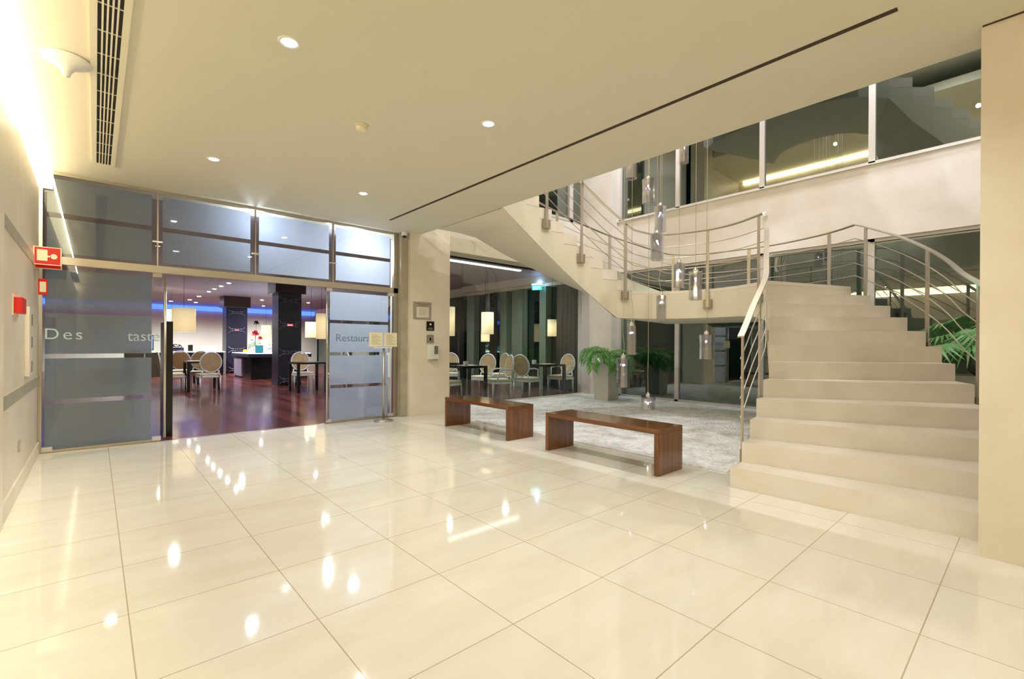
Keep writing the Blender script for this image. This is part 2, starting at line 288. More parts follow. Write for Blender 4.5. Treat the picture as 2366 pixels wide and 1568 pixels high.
# dining room front: wall above and beside
fz = 2.93
struct('wall_dining', MB().box(4.7, 9.15, 7.55, 7.75, fz, 4.2).box(4.7, 9.15, 7.55, 7.75, 6.6, 7.85).box(4.7, 7.1, 7.55, 7.75, 4.2, 6.6), 'facade', 'wall above the dining room window')
struct('trim_4', MB().box(4.7, 9.15, 7.28, 7.55, 2.95, 3.22), 'ceil', 'cream bulkhead above the dining room window')
struct('trim_5', MB().box(4.7, 9.15, 7.56, 7.62, fz-.03, fz), 'dark', 'dark head channel of the dining room window')
struct('trim_6', MB().box(4.7, 9.15, 7.5, 7.62, 0, .03), 'stone2', 'sill of the dining room window')
w1 = MB().box(4.72, 7.78, 7.585, 7.597, .03, fz-.03).box(7.786, 9.14, 7.585, 7.597, .03, fz-.03); struct('window_1', w1, 'front', 'frameless clear glass front of the dining room')
w1b = MB()
w1b.box(8.55, 8.68, 7.54, 7.64, 4.2, 6.6)
w2 = struct('window_2', w1b.box(7.1, 9.15, 7.54, 7.64, 4.2, 4.26), 'alu', 'dark upper window over the dining room'); struct('glass_pane', MB().box(7.1, 9.15, 7.6, 7.61, 4.26, 6.6), 'dusk', parent=w2)
# facade
struct('wall_column', MB().box(9.13, 9.62, 6.72, 7.75, 0, 7.85), 'facade', 'pinkish stone corner column behind the potted palm')
struct('trim_7', MB().box(9.08, 9.13, 7.35, 7.6, 0, 2.93), 'alu', 'metal edge frame of the dining room window')
struct('wall_facade', MB().box(9.36, 9.6, -.3, 6.72, 2.955, 4.15), 'facade', 'stone band between lower and upper windows')
struct('trim_8', MB().box(9.32, 9.6, -.3, 6.72, 4.15, 4.17), 'white', 'thin white sill of the upper windows')
MUL = (5.22, 3.50, 1.82, .12)
def winrow(z0, z1, y0, name, label):
    f = MB()
    for y in MUL: f.box(9.4, 9.5, y-.06, y+.03, z0, z1)
    f.box(9.4, 9.5, y0-.07, y0, z0, z1).box(9.4, 9.5, -.3, y0, z0, z0+.05).box(9.4, 9.5, -.3, y0, z1-.05, z1)
    w = struct(name, f, 'alu', label)
    edges = [y0-.07]+[y for y in MUL]+[-.3]
    for i in range(len(edges)-1):
        a, c = edges[i]-(.06 if i else 0), edges[i+1]+(.03 if i < len(edges)-2 else 0)
        struct('glass_pane', MB().box(9.445, 9.455, c, a, z0+.05, z1-.05), 'dusk', parent=w)
    return w
winrow(0, 2.955, 6.72, 'window_3', 'tall dark ground floor windows of the stairwell'); winrow(4.17, 7.0, 6.72, 'window_4', 'dark upper windows of the stairwell')
struct('wall_lintel', MB().box(9.36, 9.6, -.3, 6.72, 7.0, 7.85), 'facade', 'stone above the upper windows')
# upper storey: floor slab is the ceiling block; gallery wall, ceiling, cove
struct('ceiling_upper', MB().box(.9, 9.6, -6, 7.75, 7.85, 8.0), 'ceil', 'cream ceiling of the upper storey')
struct('wall_gallery', MB().box(.9, 1.1, -6, 7.6, 3.82, 7.85).box(1.1, 4.7, 7.4, 7.6, 3.82, 7.85), 'stone2', 'upper gallery wall')
struct('ceiling_gallery', MB().box(1.1, 4.1, -6, 7.4, 7.25, 7.45), 'ceil', 'lower cream ceiling of the upper gallery')
tag(MB().box(1.1, 1.2, -5, 7.2, 7.12, 7.23).build('upper_cove_light_strip', 'cove2'), 'long glowing strip at the top of the upper gallery wall', 'light')
# outdoors
struct('ground_outside', MB().box(9.62, 30, -12, 34, -.15, -.03), 'outg', 'dark paving outside the windows')
hg = MB().box(15, 16, -8, 30, -.05, 1.3); tag(hg.build('clipped_hedge', 'hedge'), 'dark green clipped hedge outside behind the windows', 'hedge')

# ------------------------------------------------------------------ curved staircase
LR = .1735; UR = .156; LZ = 12*LR
LI = [(4.07, 1.75), (4.32, 1.755), (4.57, 1.785), (4.81, 1.82), (5.04, 1.842), (5.28, 1.875), (5.50, 1.95), (5.72, 2.03), (5.95, 2.11), (6.2, 2.2), (6.43, 2.30), (6.66, 2.40)]
LO = [(4.12, .0), (4.52, .05), (5.0, .12), (5.5, .24), (5.98, .38), (6.45, .55), (6.75, .68), (7.0, .84), (7.27, 1.04), (7.62, 1.26), (7.92, 1.52), (8.20, 1.81)]
NI = [(6.66, 2.40), (6.80, 2.62), (6.95, 2.9), (7.03, 3.27), (6.97, 3.65), (6.87, 3.93), (6.7, 4.13), (6.4, 4.31)]
NO = [(8.20, 1.81), (8.5, 2.2), (8.68, 2.6), (8.8, 3.0), (8.82, 3.5), (8.75, 4.0), (8.63, 4.5), (8.48, 4.9)]
UI = [(6.4, 4.31), (6.15, 4.42), (5.89, 4.5), (5.65, 4.56), (5.41, 4.62), (5.17, 4.67), (4.95, 4.71), (4.72, 4.74), (4.49, 4.765), (4.30, 4.79), (4.102, 4.81)]
UO = [(8.48, 4.9), (8.02, 5.28), (7.55, 5.58), (7.1, 5.8), (6.62, 5.97), (6.15, 6.11), (5.70, 6.22), (5.25, 6.30), (4.85, 6.36), (4.46, 6.4), (4.102, 6.42)]
def lsof(x):
    pts = [(5.25, 0), (5.75, .45), (6.2, .85), (6.5, 1.2), (6.66, 1.55)]
    if x <= pts[0][0]: return 0.
    for (a, za), (b_, zb) in zip(pts, pts[1:]):
        if x <= b_: return za+(zb-za)*(x-a)/(b_-a)
    return 1.55
usof = lambda x: min(3.062, max(1.64, 1.64+.70*(6.13-x)))
osof = lambda x, k: min(3.062, usof(x)+.23*min(1, k/2))
def staircase(dz, label, steps=True, name='curved_staircase'):
    st = thing(name, label, 'staircase', (0, 0, dz))
    body = MB(); e = .004
    for k in range(11):
        s0, s1 = lsof(LI[k][0]), lsof(LI[k+1][0]); top = k*LR-e
        if k == 0: continue
        body.prism([LI[k], LI[k+1], LO[k+1], LO[k]], [min(s0, top-.01), min(s1, top-.01), min(s1, top-.01), min(s0, top-.01)], top)
    lp = NI+NO[::-1]; zb = [1.55, 1.62]+[1.64]*(len(NI)-2); zb = zb+zb[::-1]
    body.prism(lp, zb, LZ-.05)
    for k in range(10):
        s0, s1 = usof(UI[k][0]), usof(UI[k+1][0]); top = LZ+k*UR-e
        body.prism([UI[k], UI[k+1], UO[k+1], UO[k]], [min(s, top-.02) for s in (s0, s1, osof(UI[k+1][0], k+1), osof(UI[k][0], k))], top)
    body.build('stair_body', 'plaster', st)
    sf = MB(); gi = []
    def lerp(P, t): k_ = min(int(t), len(P)-2); f_ = t-k_; return (P[k_][0]+(P[k_+1][0]-P[k_][0])*f_, P[k_][1]+(P[k_+1][1]-P[k_][1])*f_)
    NU, NV = 60, 10
    for i in range(NU+1):
        t = i*9.98/NU; a, c = lerp(UI, t), lerp(UO, t); z = usof(a[0])-.004; zo = osof(a[0], t)-.004
        for j in range(NV+1): gi.append((a[0]+(c[0]-a[0])*j/NV, a[1]+(c[1]-a[1])*j/NV, z+(zo-z)*j/NV))
    sf.add(gi, [(i*(NV+1)+j, i*(NV+1)+j+1, (i+1)*(NV+1)+j+1, (i+1)*(NV+1)+j) for i in range(NU) for j in range(NV)])
    sf.build('soffit', 'plaster', st, True)
    for k in range(11): MB().prism([LI[k], LI[k+1], LO[k+1], LO[k]], k*LR, (k+1)*LR).build('step', 'step', st)
    MB().prism(lp, LZ-.048, LZ).build('landing', 'step', st)
    for k in range(10): MB().prism([UI[k], UI[k+1], UO[k+1], UO[k]], LZ+k*UR, LZ+(k+1)*UR).build('step', 'step', st)
    return st
staircase(0, 'curved cream stone staircase rising round the stairwell from hall to upper storey')

def offset(P, d):
    Q = []
    for i in range(len(P)):
        a, b_ = P[max(i-1, 0)], P[min(i+1, len(P)-1)]; t = Vector((b_[0]-a[0], b_[1]-a[1])); t.normalize(); Q.append((P[i][0]-t.y*d, P[i][1]+t.x*d, P[i][2]))
    return Q
def smooth_path(P, n=4):
    out = []
    for i in range(len(P)-1):
        p0, p1, p2, p3 = [Vector(P[max(0, min(len(P)-1, j))]) for j in (i-1, i, i+1, i+2)]
        for j in range(n):
            t = j/n; v = .5*((2*p1)+(p2-p0)*t+(2*p0-5*p1+4*p2-p3)*t*t+(3*p1-p0-3*p2+p3)*t**3); v.z = p1.z+(p2.z-p1.z)*t; out.append(tuple(v))
    out.append(tuple(P[-1])); return out
def railing(dz, side, label):
    s = 1 if side == 'in' else -1
    a, n_, u = (LI, NI, UI) if side == 'in' else (LO, NO, UO)
    base = [(p[0], p[1], (k+1)*LR) for k, p in enumerate(a)]+[(p[0], p[1], LZ) for p in n_[1:-1]]+[(p[0], p[1], LZ+.5*UR+k*UR) for k, p in enumerate(u[:11])]
    base[len(a)+len(n_)-2] = (u[0][0], u[0][1], LZ+.06)
    P = smooth_path(offset(base, (.035 if side == 'in' else .055)*s))
    if side == 'in': P = [p for p in P if p[0] > 4.36 or p[1] > 3]
    rl = thing('stair_railing', label, 'railing', (0, 0, dz))
    H = .9
    MB().bar([(p[0], p[1], p[2]+H) for p in P], .055, .014).build('handrail', 'steel', rl)
    for h in (.16, .34, .52, .70): MB().tube([(p[0], p[1], p[2]+h) for p in P], .0062, 6).build('rail', 'steel', rl, True)
    spots = [(4.45, 1.82), (5.02, 1.89), (5.95, 2.17), (6.72, 2.55), (6.97, 3.35), (6.24, 4.35), (5.48, 4.55), (4.8, 4.67)] if side == 'in' else [(5.2, .1), (6.14, .4), (7.06, .88), (8.08, 1.64), (8.5, 2.21), (8.84, 3.5), (8.55, 4.8), (7.6, 5.6), (6.5, 6.1), (5.4, 6.4)]
    for q in spots:
        i = min(range(len(P)), key=lambda j: (P[j][0]-q[0])**2+(P[j][1]-q[1])**2); p = P[i]; t = Vector(P[min(i+1, len(P)-1)])-Vector(P[max(i-1, 0)]); an = math.atan2(t.y, t.x)
        zf = p[2]-.28; po = MB().obox((p[0], p[1], (zf+p[2]+H-.008)/2), an, .042 if side == 'in' else .055, .014, p[2]+H-.008-zf).build('post', 'steel', rl)
        off = Vector((-t.y, t.x, 0)).normalized()*(-.026*s)
        MB().obox((p[0]+off.x*.5, p[1]+off.y*.5, zf+.05), an, .13, .03, .13).build('bracket', 'bracket', po)
staircase(4.16, 'second curved staircase rising from the upper storey, seen mirrored in the upper windows')
railing(0, 'in', 'steel stair railing on the inner curve facing the hanging glass lamps'); railing(0, 'out', 'steel stair railing on the outer curve along the windows'); railing(4.16, 'in', 'steel railing of the second staircase, seen mirrored in the upper windows')

# ------------------------------------------------------------------ benches
def bench(y0, y1, label):
    b_ = thing('wooden_bench', label, 'bench', (4.08, (y0+y1)/2, 0), 0, 'wooden benches'); L_ = (y1-y0)/2
    MB().box(-.22, .22, -L_, L_, .385, .43).build('seat', 'bench', b_, bevel=.003)
    for s in (-1, 1): MB().box(-.22, .22, s*L_-(.045 if s > 0 else 0), s*L_+(.045 if s < 0 else 0), 0, .3845).build('side_panel', 'benchv', b_, bevel=.003)
bench(4.4, 5.82, 'glossy brown wooden bench farther back, near the beige pier'); bench(2.31, 3.75, 'glossy brown wooden bench nearest the foot of the stairs')

# ------------------------------------------------------------------ ceiling fittings of the hall
def downlight(x, y, label):
    d = thing('recessed_downlight', label, 'ceiling light', (x, y, CZ), 0, 'ceiling downlights of the hall')
    MB().lathe((0, 0, 0), [(.045, -.003), (.062, -.004), (.066, -.001), (.066, 0), (.045, 0)], 24).build('trim_ring', 'white', d, True)
    MB().lathe((0, 0, 0), [(.038, -.0065), (.038, -.0045)], 20).build('lens', 'spot', d)
for x, y, l in ((.885, 3.08, 'recessed ceiling spotlight nearest the camera, left of centre'), (2.46, 3.08, 'recessed ceiling spotlight nearest the stairwell edge'),
                (.885, 5.54, 'recessed ceiling spotlight above the left glass door'), (2.46, 5.54, 'recessed ceiling spotlight above the right glass door')): downlight(x, y, l)
for x in (.885, 2.46):
    for y in (5.54, 3.08, .62): lamp('downlight_beam', 'SPOT', (x, y, CZ-.02), (42 if x < 1 else 72)*(1.4 if y > 5 else 1), WARM, .04, spot=150)
tag(MB().box(3.265, 3.30, .52, 6.45, CZ-.004, CZ).build('slot_diffuser', 'blk'), 'long thin dark ceiling slot running toward the doors', 'air slot')
tag(MB().box(3.815, 3.84, -5, .22, CZ-.004, CZ).build('slot_diffuser', 'blk'), 'short dark ceiling slot above the right stone wall', 'air slot')
g = thing('ceiling_air_grille', 'long slatted air grille in the ceiling near the left wall', 'air grille', (.055, 0, CZ))
MB().box(-.055, .055, -3, 6.45, -.003, 0).build('backing', 'dark', g)
fr = MB(); fr.box(-.09, -.055, -3, 6.5, -.012, 0).box(.055, .09, -3, 6.5, -.012, 0).box(-.055, .055, 6.45, 6.5, -.012, 0); fr.build('frame', 'ceil', g)
for i in range(4):
    x = -.033+.022*i; MB().box(x-.0045, x+.0045, -3, 6.45, -.011, -.003).build('slat', 'ceil', g)
for i in range(26): MB().box(-.055, .055, 6.1-.3*i, 6.107-.3*i, -.009, -.0032).build('cross_bar', 'ceil', g)
tag(MB().lathe((-.15, 4.25, CZ), [(.0, -.115), (.018, -.112), (.026, -.085), (.05, -.055), (.10, -.03), (.125, -.016), (.128, -.006), (.12, 0)], 32).build('flared_ceiling_dome', 'white', smooth=True), 'white flared trumpet-shaped dome on the ceiling near the left wall', 'ceiling fitting')
sd = thing('smoke_detector', 'round cream smoke detector in the middle of the hall ceiling', 'smoke detector', (1.68, 3.83, CZ))
MB().lathe((0, 0, 0), [(.045, -.012), (.052, -.01), (.055, 0)], 24).build('base', 'ceil', sd, True); MB().lathe((0, 0, 0), [(.03, -.045), (.042, -.04), (.045, -.013), (.044, -.012)], 24).build('cover', 'sgnw', sd, True)
tag(MB().lathe((1.66, 2.825, CZ), [(.05, -.003), (.052, 0)], 24).build('round_ceiling_plate', 'ceil'), 'flat cream round plate on the ceiling, barely visible', 'ceiling plate')
sc_ = thing('dome_security_camera', 'small white dome camera at the ceiling corner beside the pier', 'security camera', (3.80, 6.95, 2.99))
MB().lathe((0, 0, 0), [(.045, 0), (.05, .05), (.045, .07)], 20).build('housing', 'white', sc_, True); MB().lathe((0, 0, 0), [(.0, -.035), (.02, -.03), (.035, -.01), (.036, -.001)], 20).build('lens_dome', 'black', sc_, True)

# ------------------------------------------------------------------ glass entrance of the dining room
GY = 7.15
part = MB(); part.box(-.45, 3.78, GY-.03, GY+.03, 2.055, 2.14).box(-.45, 3.78, GY-.02, GY+.02, CZ-.03, CZ).box(-.459, -.43, GY-.031, GY+.03, 0, CZ-.031).box(3.70, 3.78, GY-.03, GY+.03, 0, CZ)
for x in (.56, 1.63, 2.695): part.box(x-.008, x+.008, GY-.03, GY+.02, 2.14, CZ-.03)
tw = struct('window_5', part, 'steel', 'steel framed glass transom over the entrance')
XS = (-.43, .56, 1.63, 2.695, 3.70)
for i in range(4):
    a, b_ = XS[i]+.01, XS[i+1]-.01
    struct('glass_pane', MB().box(a, b_, GY-.005, GY+.005, 2.14, CZ-.03), 'clear', parent=tw)
    for z0, z1 in ((2.18, 2.565), (2.62, 2.99)): struct('frosted_film', MB().box(a+(.02 if i == 0 else .04), b_-.045, GY+.006, GY+.008, z0, z1), 'frost', parent=tw)
for x in (.56, 1.63, 2.695): struct('clamp', MB().box(x-.05, x+.05, GY-.035, GY-.006, 2.42, 2.44), 'chrome', parent=tw)
def gdoor(x0, x1, f0, f1, hx, label):
    d = thing('glass_door', label, 'glass door', (0, GY, 0), 0, 'frosted glass doors')
    MB().box(x0, x1, -.006, .006, .03, 2.05).build('glass_pane', 'clear', d)
    MB().box(x0, x1, -.012, .012, .004, .03).build('bottom_rail', 'steel', d)
    for z0, z1 in ((.031, .525), (.575, 1.025), (1.075, 1.52), (1.57, 2.0)): MB().box(f0, f1, .007, .009, z0, z1).build('frosted_film', 'frost', d)
    MB().tube([(hx, -.05, .05), (hx, -.05, 2.0)], .016, 12).build('handle', 'steel', d, True)
    for z in (.6, 1.6): MB().tube([(hx, -.05, z), (hx, -.006, z)], .007, 8).build('handle_bracket', 'steel', d, True)
    for x in (x0+.04, x1-.04):
        for z in (.045, 2.03): MB().box(x-.045, x+.045, -.02, .02, z-.03, z+.02).build('clamp', 'chrome', d)
    return d
d1 = gdoor(-.43, .60, -.41, .51, .635, 'left frosted glass door, lettered taste, beside the red signs'); d2 = gdoor(2.60, 3.695, 2.66, 3.62, 2.60, 'right frosted glass door lettered Restaurante, behind the sign stand')
text('lettering', 'Des', .17, 'lett', (-.42, -.010, 1.235), (pi/2, 0, 0), d1, sp=1.25); text('lettering', 'taste', .17, 'lett', (.28, -.010, 1.225), (pi/2, 0, 0), d1, sx=.93)
text('lettering', 'Restaurante', .16, 'lett2', (2.74, -.010, 1.245), (pi/2, 0, 0), d2)
struct('trim_9', MB().box(-.45, 3.78, GY-.03, GY+.03, 0, .002), 'steel', 'metal threshold line of the entrance')
lamp('entrance_spot', 'POINT', (1.70, 7.48, 2.84), 20, (.75, .82, 1), .05); lamp('entrance_spot', 'POINT', (3.2, 7.5, 2.72), 26, (.8, .86, 1), .07)
lamp('entrance_spot', 'SPOT', (3.2, 8.6, 2.95), 120, (.88, .92, 1), .06, None, (R(-55), 0, 0), spot=110)

# menu stand in front of the right door
ms = thing('menu_stand', 'steel post stand holding two cream menu boards by the right door', 'sign stand', (3.38, 6.82, 0))
MB().lathe((0, 0, 0), [(.15, 0), (.15, .012), (.13, .02), (.03, .026), (.02, .04)], 36).build('base', 'steel', ms, True); MB().tube([(0, 0, .03), (0, 0, 1.14)], .019, 16).build('pole', 'steel', ms, True)
MB().box(-.17, .13, -.03, .03, 1.14, 1.155).build('tray', 'white', ms)
for x in (-.13, .115):
    bd_ = MB().box(x-.115, x+.105, -.012, 0, 1.165, 1.385).build('menu_board', 'sgnw', ms)
    tl = MB()
    for i in range(9): tl.box(x-.08, x+.07-.03*(i % 3), -.0135, -.012, 1.20+.018*i, 1.203+.018*i)
    tl.build('printed_lines', 'ink', bd_)

# plates and dispenser on the pier
PY = 6.95
pl = thing('notice_frame', 'metal framed white notice at the top of the pier', 'notice', (4.14, PY, 1.77)); MB().box(-.17, .17, -.014, 0, -.14, .15).build('backplate', 'steel', pl); MB().box(-.12, .12, -.02, -.014, -.11, .065).build('paper', 'paper', pl)
tl = MB()
for i in range(4): tl.box(-.07, .07-.02*(i % 2), -.0215, -.02, .03-.03*i, .035-.03*i)
tl.box(-.12, .12, -.016, -.014, .11, .12).box(-.09, .09, -.016, -.014, .085, .093).build('printed_lines', 'ink', pl)
pl = thing('dark_plaque', 'small black plaque below the notice on the pier', 'plaque', (4.30, PY, 1.52)); MB().box(-.075, .075, -.01, 0, -.08, .08).build('plate', 'black', pl)
o = MB().lathe((0, 0, 0), [(.018, -.001), (.018, .001)], 16).build('emblem', 'sgnw', pl); o.rotation_euler = (pi/2, 0, 0); o.location = (0, -.011, .03)
MB().box(-.035, .035, -.012, -.01, -.035, -.03).box(-.05, .05, -.012, -.01, -.055, -.05).build('printed_lines', 'sgnw', pl)
pl = thing('key_switch_plate', 'small square steel key switch between plaque and dispenser', 'switch', (4.30, PY, 1.30)); MB().box(-.07, .07, -.008, 0, -.07, .07).build('plate', 'steel', pl); MB().box(-.012, .012, -.016, -.008, -.03, .02).build('keyhole', 'black', pl)
pl = thing('hand_sanitiser_dispenser', 'white wall dispenser lowest on the pier', 'dispenser', (4.33, PY, 1.07)); MB().box(-.095, .095, -.09, 0, -.12, .13).build('housing', 'white', pl, bevel=.012); MB().box(0, .075, -.094, -.0905, -.03, .11).build('viewing_window', 'ink', pl); MB().box(-.02, .07, -.098, -.02, -.145, -.121).build('push_lever', 'grey', pl)

# left wall fittings
sg = thing('fire_call_sign', 'projecting red square sign with hand and call point symbol', 'safety sign', (-.46, 6.57, 2.06))
def panel(yo, zo, nm):
    p = MB().box(.0, .2, yo-.004, yo, zo-.09, zo+.09).build('sign_panel', 'sgnw', sg); MB().box(.008, .192, yo-.0055, yo-.004, zo-.082, zo+.082).build('red_field', 'red', p); return p
panel(.09, -.03, 1); q = panel(0, 0, 0)
MB().box(.025, .10, -.008, -.0055, -.05, .06).box(.10, .125, -.008, -.0055, -.012, .004).build('call_point_symbol', 'sgnw', q)
o = MB().lathe((0, 0, 0), [(.026, -.001), (.026, .001)], 16).build('finger_symbol', 'sgnw', q); o.location = (.145, -.007, -.002); o.rotation_euler = (pi/2, 0, 0)
sg = thing('fire_hose_sign', 'small red bordered sign seen through the edge of the left door', 'safety sign', (-.46, 7.11, 1.80)); MB().box(.0, .07, -.004, 0, -.09, .08).build('sign_panel', 'red', sg); MB().box(.012, .06, -.006, -.004, -.06, .05).build('symbol_field', 'sgnw', sg)
rb = thing('fire_alarm_box', 'bright red square alarm call point on the left wall', 'alarm button', (LW, 5.2, 1.48)); MB().box(0, .05, -.14, .14, -.06, .06).build('housing', 'red', rb, bevel=.006)
MB().box(0, .006, -.17, .17, -.08, .08).build('backplate', 'sgnw', rb)
cb_ = thing('wall_cabinet_panel', 'tall narrow cream panel with dark slots on the left wall', 'panel', (LW, 6.0, 1.2)); MB().box(0, .03, -.14, .14, -.3, .31).build('panel', 'stone2', cb_, bevel=.003)
for z in (.2, 0, -.22): MB().box(.03, .032, .02, .10, z-.05, z+.05).build('slot', 'ink', cb_)
sk = thing('wall_socket', 'small grey socket plate low on the left wall', 'socket', (LW, 5.48, .36)); MB().box(0, .008, -.06, .06, -.045, .045).build('plate', 'grey', sk, bevel=.003)
MB().box(.008, .010, -.03, .03, -.025, .025).build('socket_inset', 'stone2', sk)
tag(MB().box(LW, LW+.02, 3.9, 4.42, 0, 2.05).build('door_frame_edge', 'stone'), 'cream door frame edge at the far left of the wall', 'door frame')

# ------------------------------------------------------------------ hanging glass lamps in the stairwell
PD = [  # x, y, z of the top of the glass, height, width
 (5.357, 3.616, 1.47, .40, .115, 'clear glass lamp hanging in front of the palm leaves'), (5.277, 3.688, 1.04, .38, .16, 'smoky glass lamp just above the pale planter'),
 (5.526, 3.466, .53, .17, .18, 'short glass lamp hanging lowest, just over the floor'), (6.106, 2.95, 1.36, .34, .17, 'wide ribbed glass lamp before the right dark window'),
 (5.829, 3.196, 2.31, .32, .125, 'slim glass lamp hanging left of the two under the railing'), (5.994, 3.049, 2.20, .38, .16, 'wide glass lamp hanging right of the two under the railing'),
 (5.654, 3.352, 1.88, .36, .125, 'bright twisted glass lamp in front of the landing'), (5.607, 3.394, 2.70, .34, .16, 'glass lamp hanging beside the bend of the handrail'),
 (5.639, 3.365, 3.07, .34, .14, 'glass lamp overlapping the stone band edge'), (5.517, 3.474, 3.43, .34, .15, 'glass lamp hanging before the leftmost upper window'),
 (5.347, 3.625, 3.79, .34, .13, 'topmost left glass lamp cut by the ceiling edge'), (5.869, 3.16, 3.99, .34, .12, 'topmost right glass lamp just under the ceiling edge')]
for i, (x, y, z, h, w, l) in enumerate(PD):
    k = 1+(.03 if i % 3 == 0 else -.03 if i % 3 == 1 else 0); x *= k; y *= k; z = 1.2+(z-1.2)*k
    p = thing('glass_pendant_lamp', l, 'pendant lamp', (x, y, z), .25*i, 'hanging glass lamps in the stairwell')
    r_ = w*.56; t = .012; g_ = MB(); n = 12; pin = .02 if i % 2 else .0
    prof = [(r_*.3, .0), (r_, -.004), (r_*(1-pin*3), -h*.5), (r_*(1-pin), -h), (r_*(1-pin)-t, -h), (r_*(1-pin*3)-t, -h*.5), (r_-t, -.016), (r_*.3, -.012)]
    g_.lathe((0, 0, 0), prof, n); g_.f = g_.f[:-2]; k0 = len(prof)
    g_.f += [((k0-1)*n+a, (k0-1)*n+(a+1) % n, (a+1) % n, a) for a in range(n)]
    g_.build('glass_body', 'pend', p); MB().lathe((0, 0, 0), [(r_*.55, -.02), (r_*.6, -.03), (r_*.6, -h*.55), (r_*.45, -h*.6)], 12).build('inner_glass', 'pend', p)
    MB().lathe((0, 0, 0), [(.03, -.015), (.034, 0), (.03, .03), (.012, .045), (.006, .06)], 20).build('cap', 'chrome', p, True)
    sk_ = MB().lathe((0, 0, 0), [(.016, -.08), (.018, -.02), (.018, -.016)], 14).build('lamp_holder', 'white', p, True)
    MB().lathe((0, 0, 0), [(.004, -.11), (.011, -.10), (.011, -.083)], 12).build('bulb', 'bulb', sk_, True)
    L_ = 7.84-z; bend = .05 if z < 2 else .0
    path = [(0, 0, .05)]+[(bend*sin(q_*.9+i)*(1-q_/9), 0, .05+q_*.09) for q_ in range(1, 9)]+[(0, 0, 1.0), (0, 0, L_*.6), (0, 0, L_)]
    MB().tube(path, .0035, 6).build('cable', 'steel', p, True)

# ------------------------------------------------------------------ palms
def frond(base, head, elev, length, droop, nleaf, ll, col, mb, stem):
    pts = []; p = Vector(base); e = elev
    for i in range(13):
        pts.append(p.copy()); p = p+Vector((cos(head)*cos(e), sin(head)*cos(e), sin(e)))*(length/12); e -= droop/12*(1+i/6)
    stem.tube(pts, [.008*(1-i/14) for i in range(13)], 5)
    for i in range(nleaf):
        f = .25+.75*i/nleaf; k = f*11.9; a = int(k); q = pts[a].lerp(pts[min(a+1, 12)], k-a); t = (pts[min(a+1, 12)]-pts[a]).normalized()
        for s in (-1, 1):
            side = Vector((-sin(head), cos(head), 0))*s; L_ = ll*(sin(min(1, (f-.2)*1.4)*pi*.8)*.7+.4)
            d = (side*.8+t*.65+Vector((0, 0, -.12))).normalized(); w = t.cross(d).cross(d).normalized()*.012
            m1 = q+d*L_*.5+Vector((0, 0, -.015)); e_ = q+d*L_+Vector((0, 0, -L_*.28)); mb.add([q-w*.4, q+w*.4, m1+w, m1-w, e_], [(0, 1, 2, 3), (3, 2, 4)])
def palm(loc, label, H, wt, wb, kind):
    p = thing('potted_palm', label, 'potted palm', loc)
    pot = MB(); a, b_ = wb/2, wt/2
    pot.add([(-a, -a, 0), (a, -a, 0), (a, a, 0), (-a, a, 0), (-b_, -b_, H), (b_, -b_, H), (b_, b_, H), (-b_, b_, H), (-b_+.02, -b_+.02, H), (b_-.02, -b_+.02, H), (b_-.02, b_-.02, H), (-b_+.02, b_-.02, H),
             (-b_+.03, -b_+.03, H-.06), (b_-.03, -b_+.03, H-.06), (b_-.03, b_-.03, H-.06), (-b_+.03, b_-.03, H-.06)],
            [(3, 2, 1, 0)]+[(i, (i+1) % 4, 4+(i+1) % 4, 4+i) for i in range(4)]+[(4+i, 4+(i+1) % 4, 8+(i+1) % 4, 8+i) for i in range(4)]+[(8+i, 8+(i+1) % 4, 12+(i+1) % 4, 12+i) for i in range(4)]+[(12, 13, 14, 15)])
    pot.build('planter', 'pot', p); MB().box(-b_+.04, b_-.04, -b_+.04, b_-.04, H-.07, H-.045).build('soil', 'soil', p)
    if kind == 'feather':
        for i in range(15):
            lf, sm_ = MB(), MB(); h = 2*pi*i/15+random.uniform(-.2, .2); el = R(random.choice((82, 62, 74)))+random.uniform(-.08, .08)
            frond((.05*cos(h), .05*sin(h), H-.05), h, el, random.uniform(.75, 1.05), random.uniform(1.5, 2.3), 20, .24, 0, lf, sm_)
            f = lf.build('frond', 'leaf', p); sm_.build('stem', 'stem', f)
    else:
        for i in range(13):
            h = 2*pi*i/13+random.uniform(-.15, .15); el = R(random.choice((35, 60, 78))); L_ = random.uniform(.55, .85); b0 = Vector((.04*cos(h), .04*sin(h), H-.05)); u = Vector((cos(h)*cos(el), sin(h)*cos(el), sin(el)))
            tip = b0+u*L_+Vector((0, 0, -.05)); side = Vector((-sin(h), cos(h), 0)); out = Vector((cos(h), sin(h), -.35)).normalized(); nrm = side.cross(out)
            lf = MB()
            for j in range(26):
                a = R(-125+250*j/25); d = out*cos(a)+side*sin(a); L2 = .50*(1-.25*abs(a)/2.2); w = (out*-sin(a)+side*cos(a))*.017
                m1 = tip+d*L2*.55+nrm*-.0+Vector((0, 0, -.02)); e_ = tip+d*L2+Vector((0, 0, -.20*L2-.06)); rz_ = Vector((0, 0, .006 if j % 2 else -.006))
                lf.add([tip, m1+w+rz_, m1-w-rz_, e_], [(0, 1, 2), (2, 1, 3)])
            f = lf.build('fan_leaf', 'leaf2', p); MB().tube([b0, b0+u*L_*.5+Vector((0, 0, .02)), tip], [.009, .007, .005], 6).build('stem', 'stem', f)
palm((8.43, 6.33, .012), 'feathery palm in a tall pale tapered planter by the corner column', .81, .45, .37, 'feather')
palm((7.78, .42, 0), 'fan palm in a pale planter behind the stairs', .88, .55, .42, 'fan')

